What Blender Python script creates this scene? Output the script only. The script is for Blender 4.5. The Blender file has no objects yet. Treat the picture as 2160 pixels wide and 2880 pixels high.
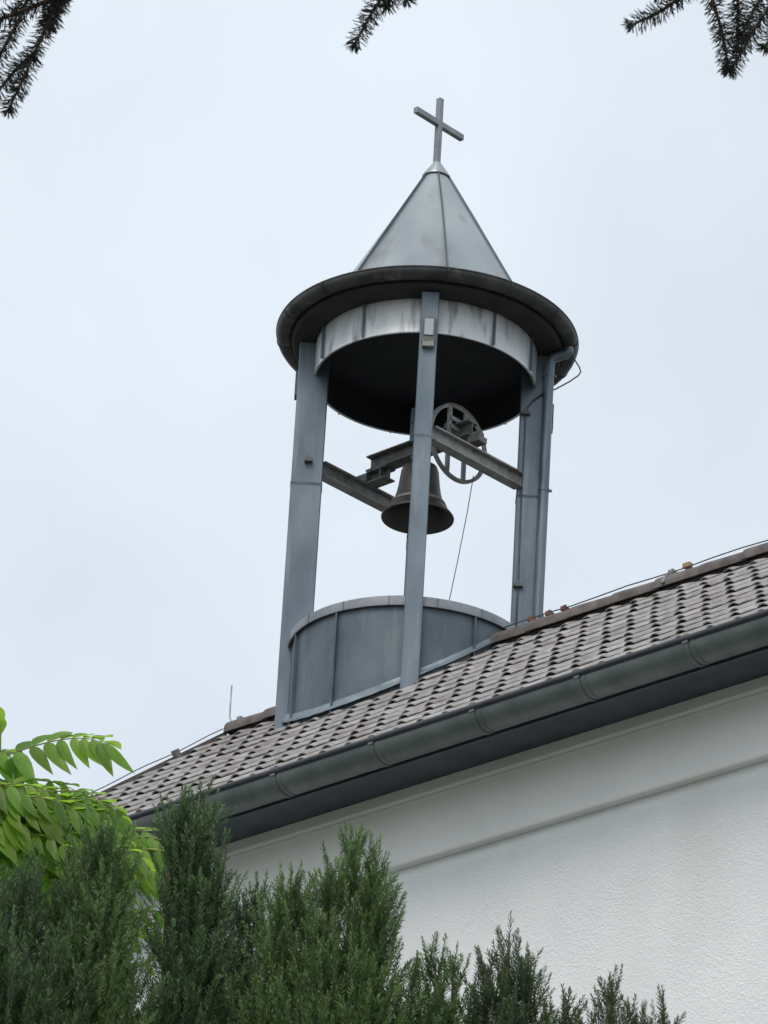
import bpy, math, random
import numpy as np
from mathutils import Vector, Matrix

R = math.radians
scene = bpy.context.scene
col = scene.collection

# ------------------------------------------------------------------ camera
cam_d = bpy.data.cameras.new("camera")
cam_d.sensor_fit = 'VERTICAL'
cam_d.sensor_height = 24.0
cam_d.lens = 24.0 * 14002.0 / 2880.0
cam_d.clip_start = 0.1
cam_d.clip_end = 3000.0
cam = bpy.data.objects.new("camera", cam_d)
col.objects.link(cam)
PITCH, ROLL = 0.46124, 0.05826
fw = Vector((0, math.cos(PITCH), math.sin(PITCH)))
u0 = Vector((0, -math.sin(PITCH), math.cos(PITCH)))
r0 = Vector((1, 0, 0))
rv = r0 * math.cos(ROLL) + u0 * math.sin(ROLL)
uv = -r0 * math.sin(ROLL) + u0 * math.cos(ROLL)
M3 = Matrix((rv, uv, -fw)).transposed()
cam.matrix_world = Matrix.Translation((0.0015, -6.648, -1.909)) @ M3.to_4x4()
scene.camera = cam
cam_d.dof.use_dof = True
cam_d.dof.focus_distance = 41.0
cam_d.dof.aperture_fstop = 40.0

# ------------------------------------------------------------------ world: overcast sky
SUN_EL, SUN_AZ = R(52), R(205)       # azimuth clockwise from +Y
w = bpy.data.worlds.new("World")
scene.world = w
w.use_nodes = True
nt = w.node_tree
nt.nodes.clear()
N = nt.nodes.new
out = N("ShaderNodeOutputWorld")
sky = N("ShaderNodeTexSky")
sky.sky_type = 'NISHITA'
sky.sun_disc = False
sky.sun_elevation = SUN_EL
sky.sun_rotation = SUN_AZ
sky.dust_density = 3.0
bg1 = N("ShaderNodeBackground")
bg1.inputs[1].default_value = 0.05
nt.links.new(sky.outputs[0], bg1.inputs[0])
tc = N("ShaderNodeTexCoord")
sep = N("ShaderNodeSeparateXYZ")
nt.links.new(tc.outputs["Generated"], sep.inputs[0])
ramp = N("ShaderNodeValToRGB")          # overcast: brighter towards the zenith
ramp.color_ramp.elements[0].position = 0.0
ramp.color_ramp.elements[0].color = (0.577, 0.627, 0.664, 1)
ramp.color_ramp.elements[1].position = 1.0
ramp.color_ramp.elements[1].color = (0.92, 0.977, 1.01, 1)
nt.links.new(sep.outputs["Z"], ramp.inputs[0])
nz = N("ShaderNodeTexNoise")
nz.inputs["Scale"].default_value = 9.0
nz.inputs["Detail"].default_value = 4.0
nz.inputs["Roughness"].default_value = 0.5
nt.links.new(tc.outputs["Generated"], nz.inputs["Vector"])
mr = N("ShaderNodeMapRange")
mr.inputs["From Min"].default_value = 0.3
mr.inputs["From Max"].default_value = 0.7
mr.inputs["To Min"].default_value = 0.86
mr.inputs["To Max"].default_value = 1.02
nt.links.new(nz.outputs["Fac"], mr.inputs["Value"])
bg2 = N("ShaderNodeBackground")
nt.links.new(ramp.outputs[0], bg2.inputs[0])
nt.links.new(mr.outputs[0], bg2.inputs[1])
add = N("ShaderNodeAddShader")
nt.links.new(bg1.outputs[0], add.inputs[0])
nt.links.new(bg2.outputs[0], add.inputs[1])
nt.links.new(add.outputs[0], out.inputs[0])

sun_d = bpy.data.lights.new("sun", 'SUN')
sun_d.energy = 1.3
sun_d.angle = R(25)
sun_d.color = (1.0, 0.96, 0.9)
sun = bpy.data.objects.new("sun", sun_d)
col.objects.link(sun)
sdir = Vector((math.sin(SUN_AZ) * math.cos(SUN_EL), math.cos(SUN_AZ) * math.cos(SUN_EL), math.sin(SUN_EL)))
sun.rotation_euler = sdir.to_track_quat('Z', 'Y').to_euler()

scene.view_settings.view_transform = 'Standard'
scene.view_settings.look = 'None'
scene.view_settings.exposure = 0.0
scene.view_settings.gamma = 1.0
scene.view_settings.use_curve_mapping = False

# ------------------------------------------------------------------ materials
def mat(name, c1, c2=None, rough=0.6, metal=0.0, scale=6.0, stretch=(1, 1, 1), bump=0.0, bscale=40.0,
        detail=5.0, lo=0.35, hi=0.65, island=0.0, spec=0.5, c3=None, scale3=3.0, lo3=0.55, hi3=0.75, stretch3=(1, 1, 1)):
    m = bpy.data.materials.new(name)
    m.use_nodes = True
    t = m.node_tree
    p = t.nodes["Principled BSDF"]
    p.inputs["Roughness"].default_value = rough
    p.inputs["Metallic"].default_value = metal
    p.inputs["Specular IOR Level"].default_value = spec
    tcn = t.nodes.new("ShaderNodeTexCoord")
    def noise(sc, st, dt):
        mp = t.nodes.new("ShaderNodeMapping")
        mp.inputs["Scale"].default_value = st
        t.links.new(tcn.outputs["Object"], mp.inputs[0])
        n = t.nodes.new("ShaderNodeTexNoise")
        n.inputs["Scale"].default_value = sc
        n.inputs["Detail"].default_value = dt
        t.links.new(mp.outputs[0], n.inputs["Vector"])
        return n
    colr = None
    n = noise(scale, stretch, detail)
    r_ = t.nodes.new("ShaderNodeValToRGB")
    r_.color_ramp.elements[0].position = lo
    r_.color_ramp.elements[1].position = hi
    r_.color_ramp.elements[0].color = (*c1, 1)
    r_.color_ramp.elements[1].color = (*(c2 or c1), 1)
    t.links.new(n.outputs["Fac"], r_.inputs[0])
    colr = r_.outputs[0]
    if c3:
        n3 = noise(scale3, stretch3, 6.0)
        r3 = t.nodes.new("ShaderNodeMapRange")
        r3.inputs["From Min"].default_value = lo3
        r3.inputs["From Max"].default_value = hi3
        t.links.new(n3.outputs["Fac"], r3.inputs["Value"])
        mx = t.nodes.new("ShaderNodeMix")
        mx.data_type = 'RGBA'
        t.links.new(r3.outputs[0], mx.inputs[0])
        t.links.new(colr, mx.inputs[6])
        mx.inputs[7].default_value = (*c3, 1)
        colr = mx.outputs[2]
    if island:
        g = t.nodes.new("ShaderNodeNewGeometry")
        mi = t.nodes.new("ShaderNodeMapRange")
        mi.inputs["To Min"].default_value = 1 - island
        mi.inputs["To Max"].default_value = 1 + island
        t.links.new(g.outputs["Random Per Island"], mi.inputs["Value"])
        hs = t.nodes.new("ShaderNodeHueSaturation")
        t.links.new(mi.outputs[0], hs.inputs["Value"])
        if island >= .4:
            mh = t.nodes.new("ShaderNodeMapRange")
            mh.inputs["To Min"].default_value = .475
            mh.inputs["To Max"].default_value = .52
            wn = t.nodes.new("ShaderNodeTexWhiteNoise"); wn.noise_dimensions = '1D'
            t.links.new(g.outputs["Random Per Island"], wn.inputs["W"])
            t.links.new(wn.outputs["Value"], mh.inputs["Value"])
            t.links.new(mh.outputs[0], hs.inputs["Hue"])
        t.links.new(colr, hs.inputs["Color"])
        colr = hs.outputs[0]
    t.links.new(colr, p.inputs["Base Color"])
    if bump:
        nb = noise(bscale, (1, 1, 1), 4.0)
        b = t.nodes.new("ShaderNodeBump")
        b.inputs["Strength"].default_value = bump
        b.inputs["Distance"].default_value = 0.02
        t.links.new(nb.outputs["Fac"], b.inputs["Height"])
        t.links.new(b.outputs[0], p.inputs["Normal"])
    return m

def leafmat(name, c1, c2, trans=0.5, island=0.25, rough=0.5, spec=0.4, tcol=None, tone=None):
    m = mat(name, c1, c2, rough=rough, scale=2.5, island=island, spec=spec)
    t = m.node_tree
    p = t.nodes["Principled BSDF"]
    if tone:                       # colour of young growth, stored per needle
        at = t.nodes.new("ShaderNodeAttribute"); at.attribute_name = "young"
        mt = t.nodes.new("ShaderNodeMix"); mt.data_type = 'RGBA'
        t.links.new(at.outputs["Fac"], mt.inputs[0])
        t.links.new(p.inputs["Base Color"].links[0].from_socket, mt.inputs[6])
        mt.inputs[7].default_value = (*tone, 1)
        t.links.new(mt.outputs[2], p.inputs["Base Color"])
    o = t.nodes["Material Output"]
    src = p.inputs["Base Color"].links[0].from_socket
    tr = t.nodes.new("ShaderNodeBsdfTranslucent")
    if tcol:
        mx = t.nodes.new("ShaderNodeMix")
        mx.data_type = 'RGBA'
        mx.inputs[0].default_value = 0.6
        t.links.new(src, mx.inputs[6])
        mx.inputs[7].default_value = (*tcol, 1)
        src = mx.outputs[2]
    t.links.new(src, tr.inputs[0])
    ms = t.nodes.new("ShaderNodeMixShader")
    ms.inputs[0].default_value = trans
    t.links.new(p.outputs[0], ms.inputs[1])
    t.links.new(tr.outputs[0], ms.inputs[2])
    t.links.new(ms.outputs[0], o.inputs[0])
    return m

M = {}
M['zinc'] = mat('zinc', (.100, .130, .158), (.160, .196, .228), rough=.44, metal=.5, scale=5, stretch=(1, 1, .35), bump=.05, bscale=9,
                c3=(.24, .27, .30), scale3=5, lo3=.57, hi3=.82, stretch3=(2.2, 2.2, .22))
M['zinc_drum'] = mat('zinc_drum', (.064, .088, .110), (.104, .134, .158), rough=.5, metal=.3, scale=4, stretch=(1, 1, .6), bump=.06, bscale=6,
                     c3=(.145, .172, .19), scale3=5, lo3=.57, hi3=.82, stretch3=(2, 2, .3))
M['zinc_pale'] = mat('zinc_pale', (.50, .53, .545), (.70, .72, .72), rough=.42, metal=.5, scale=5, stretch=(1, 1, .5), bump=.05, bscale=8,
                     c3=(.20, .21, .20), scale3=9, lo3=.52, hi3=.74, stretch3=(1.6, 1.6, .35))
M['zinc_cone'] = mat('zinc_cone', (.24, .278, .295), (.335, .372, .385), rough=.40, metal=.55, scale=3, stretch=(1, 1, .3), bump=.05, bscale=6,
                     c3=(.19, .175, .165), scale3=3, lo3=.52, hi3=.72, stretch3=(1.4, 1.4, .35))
M['coping'] = mat('coping', (.20, .215, .235), (.285, .30, .325), rough=.5, metal=.3, scale=8)
M['flashing'] = mat('flashing', (.14, .18, .21), (.22, .26, .29), rough=.5, metal=.3, scale=8)
M['cross'] = mat('cross_metal', (.20, .205, .225), (.27, .275, .295), rough=.45, metal=.3, scale=9)
M['rim'] = mat('rim_metal', (.028, .029, .031), (.068, .068, .068), rough=.55, metal=.3, scale=6, c3=(.11, .11, .11), scale3=9, lo3=.58, hi3=.75)
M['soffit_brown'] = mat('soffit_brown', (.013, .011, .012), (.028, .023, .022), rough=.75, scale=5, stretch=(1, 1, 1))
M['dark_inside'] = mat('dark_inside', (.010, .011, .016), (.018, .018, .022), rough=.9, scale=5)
M['rusty'] = mat('rusty_steel', (.085, .088, .09), (.16, .16, .155), rough=.65, metal=.2, scale=14, c3=(.10, .060, .050), scale3=10, lo3=.56, hi3=.68)
M['steel_grey'] = mat('steel_grey', (.20, .205, .20), (.30, .30, .29), rough=.6, metal=.3, scale=12, c3=(.12, .075, .06), scale3=9, lo3=.56, hi3=.75)
M['bronze'] = mat('bell_bronze', (.034, .031, .031), (.066, .060, .055), rough=.5, metal=.35, scale=9, bump=.04, bscale=30)
M['bronze_edge'] = mat('bell_bronze_band', (.15, .145, .125), (.20, .19, .165), rough=.5, metal=.35, scale=9)
M['wire'] = mat('wire', (.10, .10, .105), rough=.5, metal=.4)
M['wire_pale'] = mat('wire_pale', (.34, .35, .36), rough=.45, metal=.5)
M['rust'] = mat('rusty_clip', (.11, .05, .04), (.2, .11, .08), rough=.8, scale=40)
M['brass'] = mat('brass_clip', (.32, .24, .12), rough=.5, metal=.5)
M['tile'] = mat('tile', (.235, .222, .215), (.345, .33, .32), rough=.85, scale=7, island=.10, bump=.10, bscale=90, spec=.25,
                c3=(.15, .122, .115), scale3=2.2, lo3=.55, hi3=.8)
M['ridge'] = mat('ridge_tile', (.105, .090, .086), (.165, .148, .142), rough=.85, scale=9, island=.12, bump=.15, bscale=60, spec=.25)
M['gutter'] = mat('gutter_zinc', (.105, .128, .126), (.155, .178, .172), rough=.5, metal=.25, scale=5, stretch=(1, 1, 1),
                  c3=(.175, .195, .195), scale3=3, lo3=.55, hi3=.8)
M['bead'] = mat('gutter_bead', (.018, .021, .028), (.034, .038, .046), rough=.5, scale=6)  # near-black colour paints in the shade along the gutter lip
M['slate'] = mat('dark_eaves_paint', (.045, .056, .078), (.066, .078, .10), rough=.55, scale=6)
M['smooth_plaster'] = mat('smooth_plaster', (.80, .81, .79), (.87, .87, .85), rough=.85, scale=1.6, bump=.03, bscale=120, spec=.2)
M['rough_plaster'] = mat('rough_plaster', (.80, .815, .825), (.85, .86, .865), rough=.9, scale=2.2, spec=.15, c3=(.75, .755, .75), scale3=1.3, lo3=.55, hi3=.85, stretch3=(1, 1, .3))
def plaster_bump(m):
    t = m.node_tree
    p = t.nodes["Principled BSDF"]
    tcn = t.nodes.new("ShaderNodeTexCoord")
    mp = t.nodes.new("ShaderNodeMapping")
    mp.inputs["Scale"].default_value = (1, 1, 1.35)
    t.links.new(tcn.outputs["Object"], mp.inputs[0])
    n = t.nodes.new("ShaderNodeTexNoise")
    n.inputs["Scale"].default_value = 40
    n.inputs["Detail"].default_value = 3.5
    n.inputs["Distortion"].default_value = 1.3
    t.links.new(mp.outputs[0], n.inputs["Vector"])
    b = t.nodes.new("ShaderNodeBump")
    b.inputs["Strength"].default_value = .42
    b.inputs["Distance"].default_value = .03
    t.links.new(n.outputs["Fac"], b.inputs["Height"])
    t.links.new(b.outputs[0], p.inputs["Normal"])
plaster_bump(M['rough_plaster'])
M['grass'] = mat('grass_ground', (.085, .095, .075), (.13, .135, .115), rough=.95, scale=.6, bump=.3, bscale=8)
M['bark'] = mat('bark', (.06, .045, .035), (.12, .095, .075), rough=.95, scale=14, stretch=(1, 1, .2), bump=.5, bscale=30)
M['yew'] = leafmat('yew_needles', (.030, .070, .026), (.066, .128, .044), trans=.27, island=.4, tcol=(.13, .26, .07), tone=(.22, .35, .11))
M['yew_dark'] = leafmat('yew_needles_dark', (.021, .052, .025), (.048, .096, .041), trans=.24, island=.4, tcol=(.09, .19, .06), tone=(.155, .26, .10))
M['yew_brown'] = leafmat('yew_needles_brown', (.028, .060, .030), (.054, .098, .046), trans=.22, island=.4, tcol=(.10, .20, .07), tone=(.15, .20, .09))
M['yew_stem'] = mat('yew_stem', (.07, .055, .03), (.10, .10, .04), rough=.9, scale=20)
M['leaf'] = leafmat('broad_leaf', (.115, .235, .030), (.21, .36, .065), trans=.60, island=.42, rough=.42, spec=.4, tcol=(.44, .72, .07))
M['rachis'] = mat('leaf_stalk', (.16, .19, .05), (.2, .17, .06), rough=.6, scale=10)
M['spruce'] = leafmat('spruce_needles', (.022, .030, .020), (.042, .052, .034), trans=.15, island=.35)
M['twig'] = mat('spruce_twig', (.045, .03, .024), (.07, .045, .035), rough=.9, scale=60)

# ------------------------------------------------------------------ mesh helpers
class MB:
    def __init__(s):
        s.v = []; s.f = []
    def add(s, vs, fs):
        o = len(s.v)
        s.v += [tuple(x) for x in vs]
        s.f += [tuple(i + o for i in q) for q in fs]
        return s
    def box(s, c, ax, ay, az, hx, hy, hz, bev=0.0):
        c = Vector(c); ax = Vector(ax).normalized(); ay = Vector(ay).normalized(); az = Vector(az).normalized()
        if bev <= 0:
            vs = [c + ax * hx * i + ay * hy * j + az * hz * k for k in (-1, 1) for j in (-1, 1) for i in (-1, 1)]
            fs = [(0, 2, 3, 1), (4, 5, 7, 6), (0, 1, 5, 4), (2, 6, 7, 3), (0, 4, 6, 2), (1, 3, 7, 5)]
            return s.add(vs, fs)
        # bevelled along az (prism with chamfered corners)
        pts = [(hx - bev, -hy), (hx, -hy + bev), (hx, hy - bev), (hx - bev, hy), (-hx + bev, hy), (-hx, hy - bev), (-hx, -hy + bev), (-hx + bev, -hy)]
        return s.prism([c + ax * a + ay * b - az * hz for a, b in pts], az * (2 * hz))
    def prism(s, poly, d):
        n = len(poly); d = Vector(d)
        vs = [Vector(p) for p in poly] + [Vector(p) + d for p in poly]
        fs = [tuple(range(n))[::-1], tuple(range(n, 2 * n))] + [(i, (i + 1) % n, n + (i + 1) % n, n + i) for i in range(n)]
        return s.add(vs, fs)
    def tube(s, pts, r, n=8, cap=True, rs=None):
        pts = [Vector(p) for p in pts]
        rings = []
        up = None
        for i, p in enumerate(pts):
            d = (pts[min(i + 1, len(pts) - 1)] - pts[max(i - 1, 0)]).normalized()
            if up is None:
                up = d.orthogonal().normalized()
            up = (up - d * up.dot(d)).normalized()
            q = d.cross(up)
            rr = rs[i] if rs else r
            rings.append([p + (up * math.cos(2 * PI * k / n) + q * math.sin(2 * PI * k / n)) * rr for k in range(n)])
        vs = [x for ring in rings for x in ring]
        fs = [(i * n + k, i * n + (k + 1) % n, (i + 1) * n + (k + 1) % n, (i + 1) * n + k) for i in range(len(pts) - 1) for k in range(n)]
        if cap:
            fs += [tuple(range(n))[::-1], tuple(range((len(pts) - 1) * n, len(pts) * n))]
        return s.add(vs, fs)
    def lathe(s, prof, c, n=96, a0=0.0, a1=None, closed=False):
        full = a1 is None
        a1 = a0 + 2 * PI if full else a1
        m = n if full else n + 1
        vs = []
        for k in range(m):
            a = a0 + (a1 - a0) * k / n
            for r_, z in prof:
                vs.append((c[0] + r_ * math.cos(a), c[1] + r_ * math.sin(a), z))
        P = len(prof)
        fs = []
        for k in range(n):
            k2 = (k + 1) % m
            for i in range(P if closed else P - 1):
                j = (i + 1) % P
                fs.append((k * P + i, k2 * P + i, k2 * P + j, k * P + j))
        return s.add(vs, fs)
    def build(s, name, m, parent=None, smooth=False, auto=None):
        root = parent
        while root is not None and root.parent is not None:
            root = root.parent
        off = Vector(root.location) if root is not None else Vector((0, 0, 0))
        me = bpy.data.meshes.new(name)
        V = np.array([tuple(x) for x in s.v], dtype=float) - np.array(off)
        me.from_pydata(V.tolist(), [], s.f)
        me.materials.append(m)
        import bmesh
        bm = bmesh.new(); bm.from_mesh(me)
        bmesh.ops.recalc_face_normals(bm, faces=bm.faces)
        bm.to_mesh(me); bm.free()
        if smooth:
            me.shade_smooth()
            if auto is not None:
                me.set_sharp_from_angle(angle=auto)
        o = bpy.data.objects.new(name, me)
        col.objects.link(o)
        if parent is not None:
            o.parent = parent
        return o
PI = math.pi

def raw(name, m, V, F, parent=None):
    """big quad meshes straight from numpy arrays"""
    root = parent
    while root is not None and root.parent is not None:
        root = root.parent
    if root is not None:
        V = V - np.array(root.location)
    me = bpy.data.meshes.new(name)
    k = F.shape[1]
    me.vertices.add(len(V)); me.vertices.foreach_set("co", V.astype(np.float32).ravel())
    me.loops.add(F.size); me.loops.foreach_set("vertex_index", F.astype(np.int32).ravel())
    me.polygons.add(len(F))
    me.polygons.foreach_set("loop_start", (np.arange(len(F)) * k).astype(np.int32))
    me.polygons.foreach_set("loop_total", np.full(len(F), k, dtype=np.int32))
    me.update(calc_edges=True)
    me.validate()
    me.materials.append(m)
    o = bpy.data.objects.new(name, me)
    col.objects.link(o)
    if parent is not None:
        o.parent = parent
    return o

def tag(o, label=None, cat=None, group=None, kind=None):
    if label: o['label'] = label
    if cat: o['category'] = cat
    if group: o['group'] = group
    if kind: o['kind'] = kind
    return o
def empty(name, loc, label, cat, group=None):
    o = bpy.data.objects.new(name, None)
    o.location = loc
    o.empty_display_size = .2
    col.objects.link(o)
    return tag(o, label, cat, group)

# ------------------------------------------------------------------ frames
T = Vector((0.2465, 25.686, 0))                 # turret axis
PSI = 0.76529
e = Vector((math.cos(PSI), -math.sin(PSI), 0))  # along the ridge, right and nearer
n = Vector((-math.sin(PSI), -math.cos(PSI), 0)) # down the near slope
Z = Vector((0, 0, 1))
def B(a, b, z): return T + e * a + n * b + Z * z
ZT = 12.926                                     # apex of the tile plane
ZA = ZT - .066
TP = math.tan(R(37)); CP = math.cos(R(37)); SP = math.sin(R(37))
def zroof(b): return ZA - TP * b
E0, E1 = -1.765, 9.5
NE = 3.115                                       # tile ends
rnd = random.Random(5)

# ------------------------------------------------------------------ ground
g = MB()
S_ = 1500
K = 24
GROUND = -3.5
vs = [(x, y, GROUND) for y in np.linspace(-S_, S_, K) for x in np.linspace(-S_, S_, K)]
fs = [(j * K + i, j * K + i + 1, (j + 1) * K + i + 1, (j + 1) * K + i) for j in range(K - 1) for i in range(K - 1)]
g.add(vs, fs)
tag(g.build('ground', M['grass']), kind='structure')

# ------------------------------------------------------------------ church building
bld = empty('church_building', B(3, 0, 0), 'white rendered church building with grey pantile roof under the bell turret', 'building')
# walls
WN = 2.618
wl = MB()
wl.prism([B(E0 + .25, WN, GROUND), B(E0 + .25, WN, 9.886), B(E0 + .25, -WN, 9.886), B(E0 + .25, -WN, GROUND)], e * (E1 - E0 - .4))
wl.build('wall', M['rough_plaster'], bld)
gw = MB()
gw.prism([B(E0 + .25, WN, 9.889), B(E0 + .25, 2.55, 10.42), B(E0 + .25, .0, zroof(0) - .35), B(E0 + .25, -2.55, 10.42), B(E0 + .25, -WN, 9.889)], e * .3)
gw.build('gable_wall', M['rough_plaster'], bld)
fr = MB()
fr.prism([B(E0 + .22, 2.50, 9.886), B(E0 + .22, 2.684, 9.886), B(E0 + .22, 2.690, 9.897), B(E0 + .22, 2.690, 10.295), B(E0 + .22, 2.50, 10.295)], e * (E1 - E0 - .4))
fr.build('frieze', M['smooth_plaster'], bld)
cn = MB()
cn.prism([B(E0 + .2, 2.50, 10.298), B(E0 + .2, 2.722, 10.298), B(E0 + .2, 2.728, 10.306), B(E0 + .2, 2.728, 10.374), B(E0 + .2, 2.50, 10.374)], e * (E1 - E0 - .35))
cn.build('cornice', M['smooth_plaster'], bld)
so = MB()
so.prism([B(E0, 2.4, 10.377), B(E0, 3.04, 10.377), B(E0, 3.04, 10.41), B(E0, 2.4, 10.41)], e * (E1 - E0 - .3))
so.build('soffit', M['slate'], bld)
fa = MB()
fa.prism([B(E0, 3.042, 10.345), B(E0, 3.065, 10.345), B(E0, 3.065, 10.53), B(E0, 3.042, 10.53)], e * (E1 - E0 - .3))
fa.build('fascia', M['slate'], bld)

# --- roof: pantiles, each a curved slab with an open lower end
W_T, GAUGE, LEN = 0.208, 0.308, 0.368
def prof(u):
    # u in 0..1 across the tile; roll on 0.0..0.5, shallow pan on the rest
    if u < .40:
        return .019 * math.sin(PI * u / .40) ** .85
    return .003 * math.sin(PI * (u - .40) / .60)
US = [0, .015, .035, .07, .11, .155, .20, .245, .29, .33, .365, .385, .40, .50, .62, .75, .88, 1.0, 1.04]
nu = len(US)
nrow = 13
ncol = int((E1 - E0) / W_T)
slope_dir = n * CP - Z * SP
nor = n * SP + Z * CP
VT, FT = [], []
L0 = NE / CP                                     # slope length at the eave
for j in range(nrow + 1):
    s_tail = L0 - j * GAUGE
    s_head = max(s_tail - LEN, .02)
    if s_tail < .12: continue
    for i in range(ncol):
        a = E0 + i * W_T
        if j == 0 and False: continue
        du = rnd.uniform(-.005, .005)
        ds = rnd.uniform(-.015, .015) if j else rnd.uniform(-.004, .004)
        lift = .013 + rnd.uniform(-.003, .006)
        sk = rnd.uniform(-.010, .010)
        th = .008
        o = len(VT)
        for (s_, lf, dd) in ((s_head, .002, 0), (s_tail + ds - .05, lift * .86, 0), (s_tail + ds, lift, 1)):
            base = T + e * (a + du + sk * dd) + slope_dir * s_ + Z * ZA + nor * lf
            fl = 1.0 if s_ != s_head else .25
            for uu in US:
                VT.append(base + e * (uu * W_T) + nor * (prof(min(uu, 1.0)) * fl + (0.004 if uu > 1 else 0)))
            for uu in US:
                VT.append(base + e * (uu * W_T) + nor * (prof(min(uu, 1.0)) * fl - th))
        for sgm in range(2):
            A = o + sgm * 2 * nu; Bq = o + (sgm + 1) * 2 * nu
            for k in range(nu - 1):
                FT.append((A + k, A + k + 1, Bq + k + 1, Bq + k))
                FT.append((A + nu + k, Bq + nu + k, Bq + nu + k + 1, A + nu + k + 1))
            FT.append((A, Bq, Bq + nu, A + nu))
            FT.append((A + nu - 1, A + 2 * nu - 1, Bq + 2 * nu - 1, Bq + nu - 1))
        Bq = o + 4 * nu
        for k in range(nu - 1):
            FT.append((Bq + k, Bq + k + 1, Bq + nu + k + 1, Bq + nu + k))
V = np.array([tuple(v) for v in VT]); F = np.array(FT)
roof = raw('roof', M['tile'], V, F, bld)
roof.data.shade_smooth(); roof.data.set_sharp_from_angle(angle=R(50))
# under-roof deck (both slopes)
dk = MB()
dk.prism([B(E0 + .06, 3.0, zroof(3.0) - .012), B(E0 + .06, 0, ZA - .02), B(E0 + .06, -3.0, zroof(3.0) - .012), B(E0 + .06, -3.0, zroof(3.0) - .1), B(E0 + .06, 0, ZA - .12), B(E0 + .06, 3.0, zroof(3.0) - .1)], e * (E1 - E0 - .1))
dk.build('roof_deck', M['dark_inside'], roof)
bk = MB()
bk.prism([B(E0, 0, ZA + .03), B(E0, -3.3, zroof(3.3) + .03), B(E0, -3.3, zroof(3.3) + .0), B(E0, 0, ZA)], e * (E1 - E0))
bk.build('rear_slope', M['tile'], roof)
# ridge caps
ZA_ = ZA; ZA = ZT - .018
def ridge_run(a0, a1):
    rc = MB()
    a = a0
    while a < a1 - .05:
        b_ = min(a + .40, a1 + .0)
        dz = rnd.uniform(-.004, .004)
        r1, r2 = .088, .098
        vs = []
        K = 12
        for (aa, rr, zz) in ((a, r2, .0), (a + .06, r2, .0), (b_ + .015, r1, .0)):
            for ri in (rr, rr - .016):
                for k in range(K + 1):
                    an = R(-8) + (PI + R(16)) * k / K
                    vs.append(B(aa, math.cos(an) * ri * 1.02, ZA - .042 + dz + math.sin(an) * ri))
        q = K + 1
        fs = []
        for sgm in range(2):
            A = sgm * 2 * q; Bq = A + 2 * q
            for k in range(K):
                fs.append((A + k, A + k + 1, Bq + k + 1, Bq + k))
                fs.append((A + q + k, A + q + k + 1, Bq + q + k + 1, Bq + q + k))
            fs.append((A, Bq, Bq + q, A + q)); fs.append((A + K, Bq + K, Bq + q + K, A + q + K))
        for A in (0, 4 * q):
            for k in range(K):
                fs.append((A + k, A + k + 1, A + q + k + 1, A + q + k))
        rc.add(vs, fs)
        if abs(a - a0) < .01:      # closed end
            rc.add([B(a - .004, math.cos(R(-8) + (PI + R(16)) * k / K) * r2, ZA - .042 + math.sin(R(-8) + (PI + R(16)) * k / K) * r2) for k in range(K + 1)], [tuple(range(K + 1))])
        a += .385
    rc.build('ridge_cap', M['ridge'], roof, smooth=True, auto=R(40))
ridge_run(E0 + .02, -.86)
ridge_run(.80, E1)
ZA = ZA_
# verge board and verge wire
vb = MB()
vb.prism([B(E0 - .012, .05, ZA - .12), B(E0 - .012, NE, zroof(NE) - .10), B(E0 - .012, NE, zroof(NE) + .045), B(E0 - .012, .05, ZA + .02)], e * .02)
vb.build('verge_board', M['ridge'], roof)

# gutter
GN, GZ, GR = 3.187, 10.428, .116
gt = MB()
K = 18
pr = []
for k in range(K + 1):
    an = PI - PI * k / K + PI                    # from back lip round the bottom to front lip
    pr.append((GN - GR * math.cos(PI * k / K), GZ - GR * math.sin(PI * k / K)))
inner = [(GN - (GR - .006) * math.cos(PI * k / K), GZ - (GR - .006) * math.sin(PI * k / K)) for k in range(K, -1, -1)]
ring = pr + inner
GE0 = E0 - .03
gt.prism([B(GE0, b, z) for b, z in ring], e * (E1 - GE0))
gut = gt.build('gutter', M['gutter'], bld, smooth=True, auto=R(35))
bd = MB()
bd.tube([B(GE0, GN + GR - .004, GZ + .006), B(E1, GN + GR - .004, GZ + .006)], .022, 12)
bd.build('gutter_bead', M['bead'], gut, smooth=True, auto=R(60))
cap = MB()
cap.prism([B(GE0 - .004, b, z) for b, z in pr], e * .004)
cap.build('gutter_end', M['gutter'], gut)
a = 2.008 - .83 * 4
while a < E1:
    br = MB()
    for (wid, off) in ((.014, 0), (.007, .05)):
        o_, i_ = GR + (.006 if off == 0 else .003), GR + .0005
        ringb = [(GN - o_ * math.cos(PI * k / K), GZ - o_ * math.sin(PI * k / K)) for k in range(K + 1)] + \
                [(GN - i_ * math.cos(PI * k / K), GZ - i_ * math.sin(PI * k / K)) for k in range(K, -1, -1)]
        br.prism([B(a + off - wid, b, z) for b, z in ringb], e * (2 * wid))
    br.box(B(a, GN + GR + .004, GZ + .004), e, n, Z, .02, .006, .028)
    br.build('gutter_bracket', M['gutter'], gut, smooth=True, auto=R(35))
    a += .83

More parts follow.
